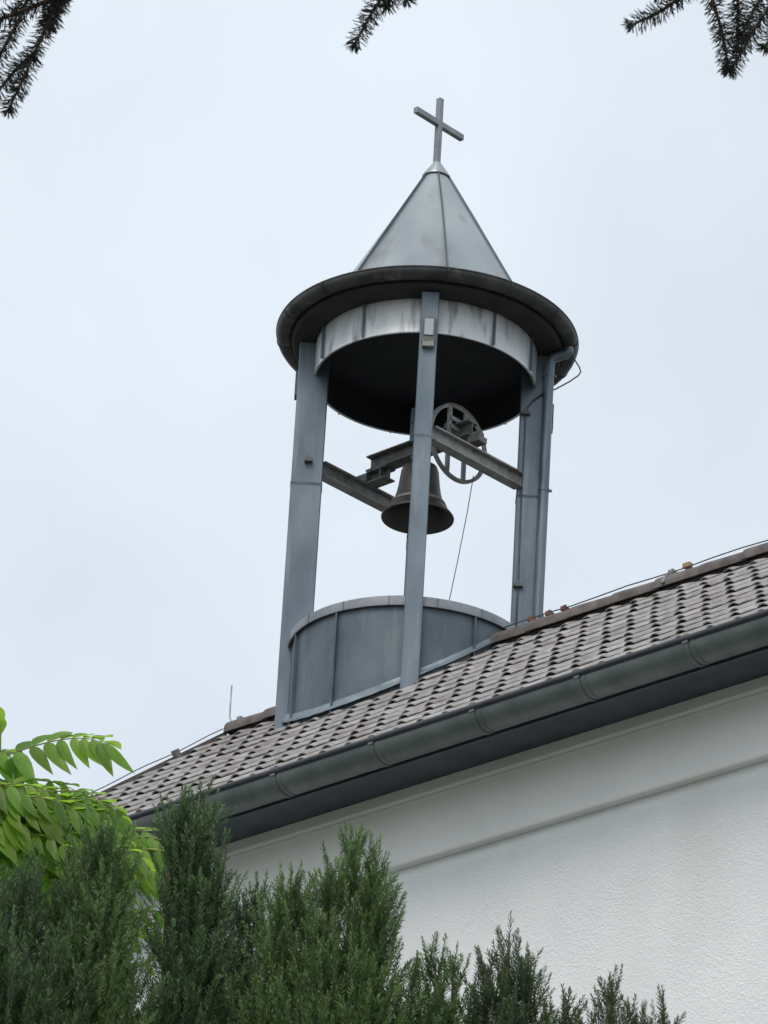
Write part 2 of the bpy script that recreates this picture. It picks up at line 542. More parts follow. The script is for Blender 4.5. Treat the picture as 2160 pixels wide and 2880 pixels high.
# lightning protection on the ridge and verge
lw = MB()
zt = ZT + .062
pts = []
a = 1.02
while a < E1:
    pts.append(B(a, .0, zt + .012 + .006 * math.sin(a * 7)))
    a += .25
lw.tube([B(.62, -.35, 13.10), B(.80, -.10, 13.06), B(.92, .02, zt + .0)] + pts, .0045, 6)
lw.build('ridge_wire', M['wire'], bld, smooth=True)
for k, a in enumerate((1.16, 1.32, 1.46, 2.43, 3.45, 4.5, 5.5, 6.5, 7.5, 8.5)):
    ch = MB()
    ch.box(B(a, 0, zt - .004), e, n, Z, .018, .03, .016)
    ch.tube([B(a, 0, zt - .01), B(a, 0, zt + .028)], .012, 8)
    if k == 3:
        ch.prism([B(a - .012, .0, zt), B(a - .012, .075, zt - .04), B(a - .012, .115, zt - .115), B(a - .012, .105, zt - .12), B(a - .012, .06, zt - .05), B(a - .012, 0, zt - .012)], e * .03)
    ch.build('wire_holder', M['rust'] if k < 3 else M['steel_grey'], bld)
yc = MB()
yc.box(B(2.56, 0, zt + .018), e, n, Z, .03, .02, .016)
yc.build('wire_clamp', M['brass'], bld)
vw = MB()
vw.tube([B(E0 - .01, b, zroof(b) + .085 + .006 * math.sin(b * 9)) for b in np.linspace(.08, 3.1, 22)], .004, 6)
vw.build('verge_wire', M['wire'], bld)
for b in (.55, 1.45, 2.3, 2.9):
    c_ = MB()
    c_.box(B(E0 + .01, b, zroof(b) + .07), e, slope_dir, nor, .02, .025, .03)
    c_.build('wire_holder', M['steel_grey'], bld)
rod = empty('lightning_rod', B(E0 - .02, 0, 12.97), 'thin upright lightning rod on the left end of the ridge', 'lightning rod')
rm = MB()
rb = B(E0 - .03, 0, 0)
rm.tube([B(E0 + .10, 0, 12.968), B(E0 + .03, 0, 12.968), B(E0 - .005, 0, 12.978), B(E0 - .027, 0, 13.015), B(E0 - .03, 0, 13.10), B(E0 - .03, 0, 13.275)], .0065, 8)
rm.build('rod', M['wire_pale'], rod, smooth=True)
rk = MB()
rk.box(B(E0 + .09, 0, 12.966), e, n, Z, .02, .025, .018)
rk.build('clamp', M['steel_grey'], rod)

# ------------------------------------------------------------------ bell turret
tur = empty('bell_turret', (T.x, T.y, 12.9), 'round zinc bell turret with four posts and pointed roof on the church ridge', 'turret')
c = (T.x, T.y)
X = Vector((1, 0, 0)); Y = Vector((0, 1, 0))
def TT(x, y, z): return Vector((T.x + x, T.y + y, z))
# lower drum
dz0 = 11.9
dr = MB()
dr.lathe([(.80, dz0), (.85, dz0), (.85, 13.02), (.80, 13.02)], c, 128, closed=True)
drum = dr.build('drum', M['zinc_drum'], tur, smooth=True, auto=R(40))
cp = MB()
cp.lathe([(.80, 13.05), (.862, 13.05), (.862, 13.015), (.878, 13.012), (.880, 13.022), (.878, 13.078), (.86, 13.092), (.0, 13.16)], c, 128)
cp.build('coping', M['coping'], drum, smooth=True, auto=R(30))
for k in range(11):
    az = R(-2 + 32.4 * k)
    d = Vector((math.sin(az), -math.cos(az), 0)); t_ = Vector((math.cos(az), math.sin(az), 0))
    sm = MB()
    sm.box(T + d * .8615 + Z * (dz0 + 13.014) / 2, t_, d, Z, .007, .0125, (13.014 - dz0) / 2)
    sm.build('seam', M['zinc_drum'], drum)
# joints in the coping
for k in range(16):
    az = R(11 + 22.5 * k)
    d = Vector((math.sin(az), -math.cos(az), 0)); t_ = Vector((math.cos(az), math.sin(az), 0))
    sm = MB(); sm.box(T + d * .880 + Z * 13.046, t_, d, Z, .004, .003, .033)
    sm.build('coping_joint', M['zinc'], drum)
# flashing collar where the drum meets the tiles
fc = MB()
vs = []
NA = 96
for k in range(NA):
    az = 2 * PI * k / NA
    d = e * math.cos(az) + n * math.sin(az)
    for rr, dz in ((.853, .108), (.859, .108), (.864, .082), (.884, .078), (.884, .06)):
        p = d * rr
        b = abs(p.dot(n))
        vs.append(T + p + Z * (zroof(b) + dz + rnd.uniform(-.002, .002)))
P = 5
fs = [(k * P + i, ((k + 1) % NA) * P + i, ((k + 1) % NA) * P + i + 1, k * P + i + 1) for k in range(NA) for i in range(P - 1)]
fc.add(vs, fs)
fc.build('base_flashing', M['flashing'], drum, smooth=True, auto=R(50))
# posts
ZP = 15.487
pc = (13.2 + 2)
for (d, t_, nm) in ((-Y, X, 'front'), (X, Y, 'right'), (-X, Y, 'left'), (Y, X, 'rear')):
    pm = MB()
    zb = 12.0
    pm.box(T + d * .82 + Z * (zb + ZP) / 2, d, t_, Z, .113, .064, (ZP - zb) / 2, bev=.006)
    post = pm.build('post', M['zinc'], tur)
    jb = MB()
    zj = 14.33
    jb.box(T + d * .82 + Z * zj, d, t_, Z, .116, .067, .006)
    jb.box(T + d * .82 + Z * (zj - .012), d, t_, Z, .1142, .0652, .006)
    jb.build('joint_strip', M['zinc_drum'], post)
    if nm == 'left':
        q = MB(); q.box(TT(-.940, 0, 15.155), X, Y, Z, .011, .045, .10); q.build('cover_plate', M['zinc_drum'], post)
        q = MB()
        q.box(TT(-.815, -.084, 14.507), X, Y, Z, .028, .02, .016); q.box(TT(-.83, -.094, 14.52), X, Y, Z, .006, .008, .03)
        q.build('bracket', M['wire'], post)
    if nm == 'right':
        q = MB(); q.box(TT(.942, 0, 15.0), X, Y, Z, .011, .045, .10); q.build('cover_plate', M['rust'], post)
        q = MB()
        yy = -.076
        q.tube([TT(.745, yy, 13.0), TT(.747, yy, 13.6), TT(.742, yy, 14.3), TT(.748, yy, 14.8), TT(.746, yy, 14.99), TT(.765, yy, 15.06), TT(.80, yy, 15.11), TT(.86, yy, 15.16)], .0055, 6)
        q.tube([TT(.86, yy, 15.16), TT(.955, -.10, 15.195), TT(1.06, -.11, 15.262), TT(1.12, -.11, 15.315), TT(1.137, -.11, 15.345), TT(1.125, -.11, 15.385), TT(1.085, -.11, 15.45), TT(1.06, -.11, 15.54)], .0055, 6)
        q.build('lightning_cable', M['wire'], post, smooth=True)
        for zz in (14.997, 13.599):
            q = MB(); q.box(TT(.747, -.078, zz), X, Y, Z, .034, .014, .012); q.box(TT(.742, -.088, zz + .004), X, Y, Z, .014, .010, .02)
            q.build('cable_clip', M['wire'], post)
# floodlight-like lamp on the front post is a thing of its own (below)
# upper ring (skirt)
sk = MB()
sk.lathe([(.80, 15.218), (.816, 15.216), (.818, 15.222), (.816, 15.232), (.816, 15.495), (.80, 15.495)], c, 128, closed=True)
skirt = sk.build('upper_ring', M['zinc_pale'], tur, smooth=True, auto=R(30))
for k in range(11):
    az = R(3 + 32.2 * k)
    d = Vector((math.sin(az), -math.cos(az), 0)); t_ = Vector((math.cos(az), math.sin(az), 0))
    sm = MB(); sm.box(T + d * .826 + Z * 15.357, t_, d, Z, .0055, .012, .134)
    sm.build('seam', M['zinc'], skirt)
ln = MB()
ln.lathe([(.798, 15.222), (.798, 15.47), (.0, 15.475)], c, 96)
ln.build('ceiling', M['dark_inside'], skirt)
# conical roof with flared eave
co = MB()
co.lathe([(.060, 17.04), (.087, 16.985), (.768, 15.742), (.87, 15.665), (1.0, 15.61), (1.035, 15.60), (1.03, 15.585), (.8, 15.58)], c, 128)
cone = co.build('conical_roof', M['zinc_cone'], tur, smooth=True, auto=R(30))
for k in range(6):
    az = R(9 + 60 * k)
    d = Vector((math.sin(az), -math.cos(az), 0)); t_ = Vector((math.cos(az), math.sin(az), 0))
    sm = MB()
    prv = None
    pts = [(.08, 16.995), (.30, 16.60), (.542, 16.155), (.770, 15.742), (.872, 15.667), (1.0, 15.612)]
    nn = []
    w_ = .005
    for (rr, zz) in pts:
        wob = rnd.uniform(-.005, .005)
        p = T + d * rr + t_ * wob + Z * zz
        nn.append((p, d * .876 + Z * .48))
    vs = []
    for p, no in nn:
        vs += [p - t_ * w_ - no * .004, p + t_ * w_ - no * .004, p + t_ * w_ * .8 + no * .018, p - t_ * w_ * .8 + no * .018]
    fs = [(0, 1, 2, 3)]
    for i in range(len(nn) - 1):
        for k2 in range(4):
            fs.append((i * 4 + k2, i * 4 + (k2 + 1) % 4, (i + 1) * 4 + (k2 + 1) % 4, (i + 1) * 4 + k2))
    sm.add(vs, fs)
    sm.build('seam', M['zinc_drum'], cone)  # darker zinc than the cone: seam shading put into the colour
cpm = MB()
cpm.lathe([(.0, 17.115), (.03, 17.11), (.034, 17.10), (.106, 16.990), (.108, 16.976), (.096, 16.976), (.09, 16.985)], c, 48)
cpm.build('cap', M['zinc_cone'], cone, smooth=True, auto=R(30))
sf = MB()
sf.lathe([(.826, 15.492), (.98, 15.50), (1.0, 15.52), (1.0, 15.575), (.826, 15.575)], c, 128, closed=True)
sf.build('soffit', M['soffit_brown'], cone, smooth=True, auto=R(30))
# circular gutter
rg = MB()
K = 14
RC, RR, RZ = 1.050, .064, 15.59
po = [(RC - RR * math.cos(PI * k / K), RZ - RR * math.sin(PI * k / K)) for k in range(K + 1)]
pi_ = [(RC - (RR - .005) * math.cos(PI * k / K), RZ - (RR - .005) * math.sin(PI * k / K)) for k in range(K, -1, -1)]
rg.lathe(po + pi_, c, 144, closed=True)
rgo = rg.build('round_gutter', M['rim'], tur, smooth=True, auto=R(35))
rb_ = MB()
rb_.lathe([(RC + RR - .004 + .009 * math.cos(2 * PI * k / 8), RZ + .006 + .009 * math.sin(2 * PI * k / 8)) for k in range(8)], c, 144, closed=True)
rb_.build('bead', M['rim'], rgo, smooth=True)
for k in range(14):
    az = R(6 + 360 / 14 * k)
    d = Vector((math.sin(az), -math.cos(az), 0)); t_ = Vector((math.cos(az), math.sin(az), 0))
    q = MB()
    ro, ri = RR + .005, RR + .0003
    ringb = [(RC - ro * math.cos(PI * j / K), RZ - ro * math.sin(PI * j / K)) for j in range(K + 1)] + [(RC - ri * math.cos(PI * j / K), RZ - ri * math.sin(PI * j / K)) for j in range(K, -1, -1)]
    q.prism([T + d * a_ + Z * z_ - t_ * .009 for a_, z_ in ringb], t_ * .018)
    q.build('bracket', M['rim'], rgo)
# downpipe
dp = MB()
dp.tube([TT(1.035, -.13, 15.53), TT(1.045, -.13, 15.50), TT(1.02, -.125, 15.478), TT(.96, -.112, 15.462), TT(.925, -.108, 15.445), TT(.908, -.106, 15.41), TT(.905, -.106, 15.35), TT(.902, -.106, 14.4), TT(.897, -.106, 13.25), TT(.896, -.106, 12.6)], .038, 16)
pipe = dp.build('downpipe', M['zinc'], tur, smooth=True, auto=R(50))
for zz in (15.30, 14.36, 13.34):
    q = MB(); q.tube([TT(.902, -.106, zz - .012), TT(.902, -.106, zz + .012)], .042, 16)
    q.box(TT(.95, -.1, zz), X, Y, Z, .012, .008, .008)
    q.build('pipe_clip', M['zinc'], pipe, smooth=True, auto=R(40))

# ------------------------------------------------------------------ cross
m = -n                                            # across the ridge, right and away
crs = empty('roof_cross', TT(0, 0, 17.10), 'plain grey metal cross on the tip of the cone roof', 'cross')
q = MB(); q.box(TT(-.002, 0, 17.38), m, e, Z, .0215, .021, .29, bev=.002); q.build('upright', M['cross'], crs)
q = MB()
q.box(TT(-.002, 0, 17.452) , e, Z, m, .0205, .0235, .262, bev=.002)
q.build('crossbar', M['cross'], crs)

# ------------------------------------------------------------------ lamp on the front post
lamp = empty('wall_lamp', TT(0, -.96, 15.1), 'small rectangular floodlight fixed near the top of the front turret post', 'lamp')
q = MB(); q.box(TT(.0, -.945, 15.165), X, Y, Z, .048, .014, .10, bev=.004); q.build('housing', M['rusty'], lamp)
q = MB(); q.box(TT(.0, -.962, 15.185), X, Y, Z, .034, .004, .066, bev=.003); q.build('lens', M['zinc_cone'], lamp)
q = MB(); q.box(TT(.0, -.950, 15.045), X, Y, Z, .042, .02, .018, bev=.003); q.box(TT(.0, -.965, 15.05), X, Y, Z, .022, .006, .008)
q.build('sensor', M['steel_grey'], lamp)

# ------------------------------------------------------------------ bell and its frame
bell = empty('church_bell', TT(0, 0, 14.13), 'dark bronze church bell hanging in the open turret with its rope wheel', 'bell')
bp = [(.0, 14.565), (.05, 14.565), (.098, 14.555), (.125, 14.535), (.138, 14.50), (.145, 14.44), (.152, 14.38), (.163, 14.32), (.180, 14.262), (.190, 14.24), (.194, 14.236), (.205, 14.215),
      (.232, 14.175), (.258, 14.142), (.266, 14.13), (.264, 14.122), (.25, 14.126), (.215, 14.17), (.18, 14.23), (.15, 14.30), (.132, 14.40), (.12, 14.50), (.0, 14.53)]
q = MB(); q.lathe(bp, c, 72); bbody = q.build('bell_body', M['bronze'], bell, smooth=True, auto=R(50))
q = MB(); q.lathe([(.1885, 14.249), (.200, 14.240), (.212, 14.214), (.206, 14.212)], c, 72); q.build('sound_band', M['bronze_edge'], bbody, smooth=True)
q = MB(); q.tube([TT(0, 0, 14.55), TT(0, 0, 14.66)], .035, 10); q.box(TT(0, 0, 14.60), e, m, Z, .03, .075, .012); q.build('crown', M['rusty'], bell)
def ibeam(mb, p0, p1, h, wd, tf=.011, tw=.008):
    d = (p1 - p0); L = d.length; d.normalize()
    sd = d.cross(Z).normalized(); cc = (p0 + p1) / 2
    mb.box(cc + Z * (h / 2 - tf / 2), d, sd, Z, L / 2, wd / 2, tf / 2)
    mb.box(cc - Z * (h / 2 - tf / 2), d, sd, Z, L / 2, wd / 2, tf / 2)
    mb.box(cc, d, sd, Z, L / 2 - .001, tw / 2, h / 2 - tf)
    return mb
hs = MB()
ibeam(hs, TT(0, 0, 14.70) - e * .50, TT(0, 0, 14.70) + e * .50, .125, .11)
hsm = hs.build('headstock', M['rusty'], bell)
q = MB(); ibeam(q, TT(0, 0, 14.585) - e * .49, TT(0, 0, 14.585) - e * .30, .10, .11)
q.box(TT(0, 0, 14.585) - e * .36, e, m, Z, .006, .05, .04)
q.build('counterweight', M['rusty'], hsm)
q = MB(); q.box(TT(-.055, .0, 14.87), m, e, Z, .03, .02, .13); q.box(TT(-.055, -.02, 14.95), X, Y, Z, .032, .01, .06)
q.build('yoke_arm', M['zinc'], hsm)
for sgn in (-1, 1):
    q = MB(); q.box(TT(0, 0, 14.585) + e * .55 * sgn, e, m, Z, .055, .045, .022)
    q.tube([TT(0, 0, 14.625) + e * (.55 * sgn - .07), TT(0, 0, 14.625) + e * (.55 * sgn + .04)], .030, 12)
    q.build('bearing', M['rusty'], bell)
# rope wheel: plane spanned by m and Z
whl = MB()
wc = TT(0, 0, 14.625) + e * .36
K = 56
WR = .302
vs = []
for k in range(K):
    a_ = 2 * PI * k / K
    d = m * math.cos(a_) + Z * math.sin(a_)
    for rr, oo in ((WR, -.018), (WR, .018), (WR - .012, .006), (WR - .027, .005), (WR - .027, -.005), (WR - .012, -.006)):
        vs.append(wc + d * rr + e * oo)
fs = [(k * 6 + i, ((k + 1) % K) * 6 + i, ((k + 1) % K) * 6 + (i + 1) % 6, k * 6 + (i + 1) % 6) for k in range(K) for i in range(6)]
whl.add(vs, fs)
wheel = whl.build('wheel', M['steel_grey'], bell, smooth=True, auto=R(30))
for off in (-.10, .075):
    q = MB()
    hh = math.sqrt((WR - .024) ** 2 - off ** 2)
    q.box(wc + m * off, m, e, Z, .019, .008, hh); q.build('spoke', M['steel_grey'], wheel)
for zz, m0, m1 in ((.10, -.10, .075), (.17, -.10, .02)):
    q = MB(); q.box(wc + Z * zz + m * (m0 + m1) / 2 + e * .012, m, e, Z, (m1 - m0) / 2, .006, .016); q.build('spoke', M['steel_grey'], wheel)
mo = MB()
mo.tube([TT(0, 0, 14.70) + e * .24 + m * .12, TT(0, 0, 14.70) + e * .32 + m * .12], .036, 14)
mo.box(TT(0, 0, 14.77) + e * .30 + m * .0, e, m, Z, .03, .06, .02)
mo.box(TT(0, 0, 14.66) + e * .33 + m * .02, e, m, Z, .03, .05, .025)
mo.build('drive_motor', M['wire'], bell)
rp = MB(); rp.tube([TT(.385, -.27, 14.36), TT(.352, -.285, 14.05), TT(.30, -.295, 13.65), TT(.25, -.30, 13.30), TT(.235, -.30, 13.12)], .0035, 6)
rp.build('pull_wire', M['wire'], bell)
for k_, (p0, p1, lab) in enumerate(((TT(-.72, .06, 14.505), TT(-.06, .72, 14.505), 'rusty steel beam from the left post to the rear post'), (TT(.06, -.72, 14.445), TT(.72, -.06, 14.445), 'rusty steel beam from the front post to the right post'))):
    q = MB(); ibeam(q, p0, p1, .118, .085, .012, .009)
    bo = q.build('bell_beam', M['steel_grey'], tur)
    bo['label'] = lab

# ------------------------------------------------------------------ needle foliage
rng = np.random.default_rng(11)
def unit(v): return v / np.maximum(np.linalg.norm(v, axis=-1, keepdims=True), 1e-9)

def needles(base, direc, length, width):
    """folded two-facet needles; base,direc (N,3)"""
    N_ = len(base)
    rv_ = unit(np.cross(direc, rng.normal(size=(N_, 3))))
    up_ = np.cross(rv_, direc)
    L = length[:, None]; W_ = width[:, None]
    p0 = base
    p1 = base + direc * L * .45 + rv_ * W_ * .5
    p2 = base + direc * L + up_ * L * -.06
    p3 = base + direc * L * .45 - rv_ * W_ * .5
    V = np.stack([p0, p1, p2, p3], 1).reshape(-1, 3)
    F = np.arange(N_ * 4).reshape(-1, 4)
    return V, F

def shoots(P, D, L, step, nl, nw, tilt=48, bend=.25):
    """needles all round many straight-ish shoots. P,D (S,3), L (S,)"""
    cnt = np.maximum((L / step).astype(int), 6)
    idx = np.repeat(np.arange(len(P)), cnt)
    t = np.concatenate([np.linspace(0.02, 1.0, k) for k in cnt])
    k_in = np.concatenate([np.arange(k) for k in cnt])
    d = D[idx]
    side = unit(np.cross(D, np.array([.31, .77, .13]) + rng.normal(size=D.shape) * .2))[idx]
    up_ = np.cross(side, d)
    # gentle bend upward
    pos = P[idx] + d * (t * L[idx])[:, None] + np.array([0, 0, 1.0]) * (bend * L[idx] * t * t * .3)[:, None]
    ang = k_in * 2.4 + rng.normal(size=len(t)) * .35
    rad = side * np.cos(ang)[:, None] + up_ * np.sin(ang)[:, None]
    tl = np.radians(tilt + rng.normal(size=len(t)) * 9 - 28 * t ** 4)
    nd = unit(d * np.cos(tl)[:, None] + rad * np.sin(tl)[:, None] + np.array([0, 0, .12]))
    ln_ = nl * rng.uniform(.75, 1.15, len(t)) * (1 - .45 * t ** 6)
    young = np.clip(rng.beta(.8, 2.2, len(P))[idx] * .75 + rng.uniform(.1, .9, len(P))[idx] * t ** 2.0 - .08, 0, 1)
    V_, F_ = needles(pos, nd, ln_, np.full(len(t), nw) * rng.uniform(.8, 1.2, len(t)))
    return V_, F_, np.repeat(young, 4)

def stems(P, D, L, r, bend=.25):
    """thin triangular stems"""
    side = unit(np.cross(D, np.array([.3, .8, .1])))
    up_ = np.cross(side, D)
    tip = P + D * L[:, None] + np.array([0, 0, 1.0]) * (bend * L * .3)[:, None]
    ring = [side, -.5 * side + .866 * up_, -.5 * side - .866 * up_]
    V = np.concatenate([np.stack([P + q_ * r for q_ in ring], 1), np.stack([tip + q_ * r * .45 for q_ in ring], 1)], 1)
    F = []
    for i in range(3):
        j = (i + 1) % 3
        F.append([i, j, j + 3, i + 3])
    F = (np.arange(len(P))[:, None, None] * 6 + np.array(F)[None]).reshape(-1, 4)
    return V.reshape(-1, 3), F

YD, ZD = -2.291, -1.2105           # where the hedge stands
def yew(label, spires, base_xy, seed, mkey='yew', density=1.0, low=None):
    """spires: list of (x, z_tip, half_width, y)"""
    global rng
    rng = np.random.default_rng(seed)
    bx, by = base_xy[0], base_xy[1] + YD
    spires = [(a_, b_ + ZD + .42 * (d_ - 17.0), c_, d_ + YD, e_ + ZD) for a_, b_, c_, d_, e_ in spires]
    root = empty('yew_shrub', (bx, by, GROUND), label, 'yew', 'yews in front of the church wall')
    P_, D_, L_ = [], [], []
    tr = MB()
    tr.tube([(bx, by, GROUND - .05), (bx + .03, by, -1.0), (bx, by + .02, 1.4), (bx, by, 3.9)], .06, 8, rs=[.085, .07, .055, .04])
    for (x, zt, hw, y, zb) in spires:
        tr.tube([(bx, by, 3.6), ((bx + x) / 2, (by + y) / 2, 4.8), (x, y, zb + .3 * (zt - zb)), (x, y, zt - .12)], .02, 6, rs=[.03, .024, .012, .003])
        H = zt - zb
        S = int(density * 430 * H * (hw + .06) * 2)
        t = rng.uniform(0, 1, S) ** .9
        z = zb + H * t
        rmax = hw * np.clip((1 - t) * H / (hw * 4.0) , 0, 1) ** .75 * (.9 + .35 * (1 - t)) + .006
        # clumpy lobes
        ph = rng.uniform(0, 2 * PI, S)
        lob = 1 + .34 * np.sin(ph * 3 + z * 13 + seed) + .30 * np.sin(ph * 2 - z * 27 + x * 40)
        rr = rmax * lob * np.sqrt(rng.uniform(.03, 1.25, S))
        p = np.stack([x + rr * np.cos(ph), y + rr * np.sin(ph) * .85, z - .05], 1)
        outv = np.stack([np.cos(ph), np.sin(ph), np.zeros(S)], 1)
        d = unit(np.array([0, 0, 1.0]) + outv * (rng.uniform(.15, .95, S) * (1 - .5 * t))[:, None] + rng.normal(size=(S, 3)) * .16)
        l = rng.uniform(.12, .28, S) * (1 - .3 * t)
        p[:, 2] -= l * .95 * t
        P_.append(p); D_.append(d); L_.append(l)
        # long leaders standing proud of the outline
        Q = max(3, int(8 * hw / .05))
        ph = rng.uniform(0, 2 * PI, Q)
        p = np.stack([x + hw * 1.15 * np.cos(ph), y + hw * .8 * np.sin(ph), zt - .06 - .8 * rng.uniform(0, 1, Q) ** 1.4], 1)
        p[0] = (x, y, zt)
        l = rng.uniform(.14, .28, Q)
        l[0] = .16
        p[:, 2] = np.minimum(p[:, 2], zt - l * 1.05 - .02)
        d = unit(np.array([0, 0, 1.0]) + rng.normal(size=(Q, 3)) * .16 + np.stack([np.cos(ph), np.sin(ph), 0 * ph], 1) * .22)
        P_.append(p); D_.append(d); L_.append(l)
    P_ = np.concatenate(P_); D_ = np.concatenate(D_); L_ = np.concatenate(L_)
    V1, F1, A1 = shoots(P_, D_, L_, .0036, .0340, .0054)
    parts = [(V1, F1)]
    # coarse lower foliage, below the part of the crown one can see closely
    zlow = 6.45 + ZD
    nb = 1500
    hw = max(.35, max(abs(s[0] - bx) + s[2] for s in spires) * .9)
    t = rng.uniform(0, 1, nb)
    ph = rng.uniform(0, 2 * PI, nb)
    z = GROUND + .4 + (zlow - GROUND - .4) * t
    rr = hw * np.sqrt(rng.uniform(.2, 1, nb))
    p = np.stack([bx + rr * np.cos(ph), by + rr * np.sin(ph), z], 1)
    d = unit(np.stack([np.cos(ph) * .5, np.sin(ph) * .5, np.ones(nb)], 1) + rng.normal(size=(nb, 3)) * .15)
    V2, F2, A2 = shoots(p, d, rng.uniform(.3, .55, nb), .012, .075, .022)
    parts.append((V2, F2))
    V = np.concatenate([a_ for a_, _ in parts]); off = 0; Fs = []
    for a_, f_ in parts:
        Fs.append(f_ + off); off += len(a_)
    crown = raw('crown', M[mkey], V, np.concatenate(Fs), root)
    at = crown.data.attributes.new('young', 'FLOAT', 'POINT')
    at.data.foreach_set('value', np.concatenate([A1, A2]).astype(np.float32))
    sv, sf_ = stems(P_, D_, L_, .0022)
    raw('twigs', M['yew_stem'], sv, sf_, crown)
    tr.build('trunk', M['bark'], root, smooth=True)
    return root

ZB = 6.75
yew('broad dark yew filling the lower left corner, tallest tip left of the pointed yew',
    [(-1.571, 8.018, .20, 17.0, ZB), (-1.40, 7.948, .16, 17.1, ZB), (-1.744, 8.041, .18, 17.0, ZB), (-1.30, 7.80, .14, 16.9, ZB), (-1.62, 7.72, .2, 16.75, ZB), (-1.45, 7.55, .2, 16.7, ZB), (-1.78, 7.6, .2, 16.8, ZB)],
    (-1.55, 17.05), 1, 'yew_dark')
yew('pointed dark yew standing in front of the broad-leaved tree',
    [(-1.204, 8.274, .10, 17.0, ZB), (-1.276, 8.209, .09, 17.05, ZB), (-1.14, 8.13, .07, 17.0, ZB), (-1.18, 7.98, .11, 16.9, ZB), (-1.06, 7.66, .07, 16.95, ZB), (-1.26, 7.75, .12, 16.85, ZB), (-1.1, 7.55, .13, 16.8, ZB)],
    (-1.17, 17.0), 2, 'yew')
yew('tallest yew, a dark column with thin bare shoots crossing the gutter',
    [(-.836, 8.38, .07, 17.2, 7.6), (-.80, 8.34, .055, 17.15, ZB), (-.729, 8.22, .075, 17.2, ZB), (-.665, 8.065, .06, 17.2, ZB), (-.82, 8.2, .05, 17.2, 7.4), (-.74, 8.0, .10, 17.1, ZB), (-.76, 7.75, .10, 17.05, ZB), (-.66, 7.7, .10, 17.1, ZB), (-.86, 7.5, .08, 17.1, ZB),
     (-.786, 8.51, .012, 17.2, 8.25), (-.866, 8.456, .012, 17.2, 8.25), (-.905, 8.36, .012, 17.2, 8.2), (-.92, 7.45, .12, 17.0, ZB)],
    (-.78, 17.2), 3, 'yew_dark')
yew('short thin dark yew tip in the gap right of the tallest yew',
    [(-.496, 8.02, .04, 17.4, ZB), (-.545, 7.913, .045, 17.4, ZB), (-.46, 7.85, .05, 17.4, ZB), (-.57, 7.7, .07, 17.4, ZB)],
    (-.51, 17.4), 4, 'yew_dark', density=.7)
yew('green yew with twin tips leaning against the big bright yew',
    [(-.326, 8.08, .045, 17.0, ZB), (-.35, 8.06, .03, 17.0, 7.7), (-.385, 7.923, .055, 17.0, ZB), (-.262, 7.941, .055, 17.0, ZB), (-.32, 7.75, .1, 16.95, ZB), (-.42, 7.55, .1, 16.9, ZB)],
    (-.33, 17.0), 5, 'yew')
yew('big bright green yew with a pointed top in front of the frieze',
    [(-.05, 8.322, .065, 16.9, ZB), (.063, 8.22, .055, 16.9, ZB), (-.143, 8.166, .07, 16.9, ZB), (.03, 8.06, .11, 16.85, ZB), (.10, 7.93, .07, 16.9, ZB), (-.17, 7.9, .10, 16.8, ZB), (.0, 7.7, .16, 16.75, ZB), (-.15, 7.5, .16, 16.7, ZB), (.10, 7.55, .12, 16.8, ZB)],
    (-.03, 16.9), 6, 'yew')
yew('small yew with two thin tips just right of the big bright yew',
    [(.36, 7.768, .042, 17.0, ZB), (.442, 7.741, .036, 17.05, ZB), (.259, 7.658, .04, 17.0, ZB), (.36, 7.55, .075, 16.95, ZB), (.43, 7.45, .05, 17.0, ZB), (.24, 7.42, .08, 16.9, ZB)],
    (.35, 17.0), 7, 'yew')
yew('yew with one long thin leader before the rough white wall',
    [(.69, 7.899, .022, 17.0, 7.45), (.66, 7.70, .06, 17.0, ZB), (.596, 7.731, .032, 17.0, 7.1), (.777, 7.746, .03, 17.0, 7.1), (.818, 7.675, .028, 17.0, 7.1), (.549, 7.586, .025, 17.0, 7.1), (.885, 7.507, .025, 17.0, ZB), (.72, 7.52, .08, 16.95, ZB)],
    (.69, 17.0), 8, 'yew_brown')
yew('lowest yew at the right, sparse tips along the bottom edge of the white wall',
    [(.962, 7.565, .012, 17.0, 7.25), (1.0, 7.42, .025, 17.0, ZB), (1.154, 7.669, .026, 17.0, 7.0), (1.19, 7.5, .04, 17.0, ZB), (1.284, 7.548, .024, 17.0, 7.0), (1.409, 7.584, .014, 17.0, 7.1), (1.441, 7.475, .018, 17.0, ZB), (1.062, 7.44, .026, 17.0, ZB), (1.34, 7.40, .03, 17.0, ZB)],
    (1.2, 17.0), 9, 'yew_brown')

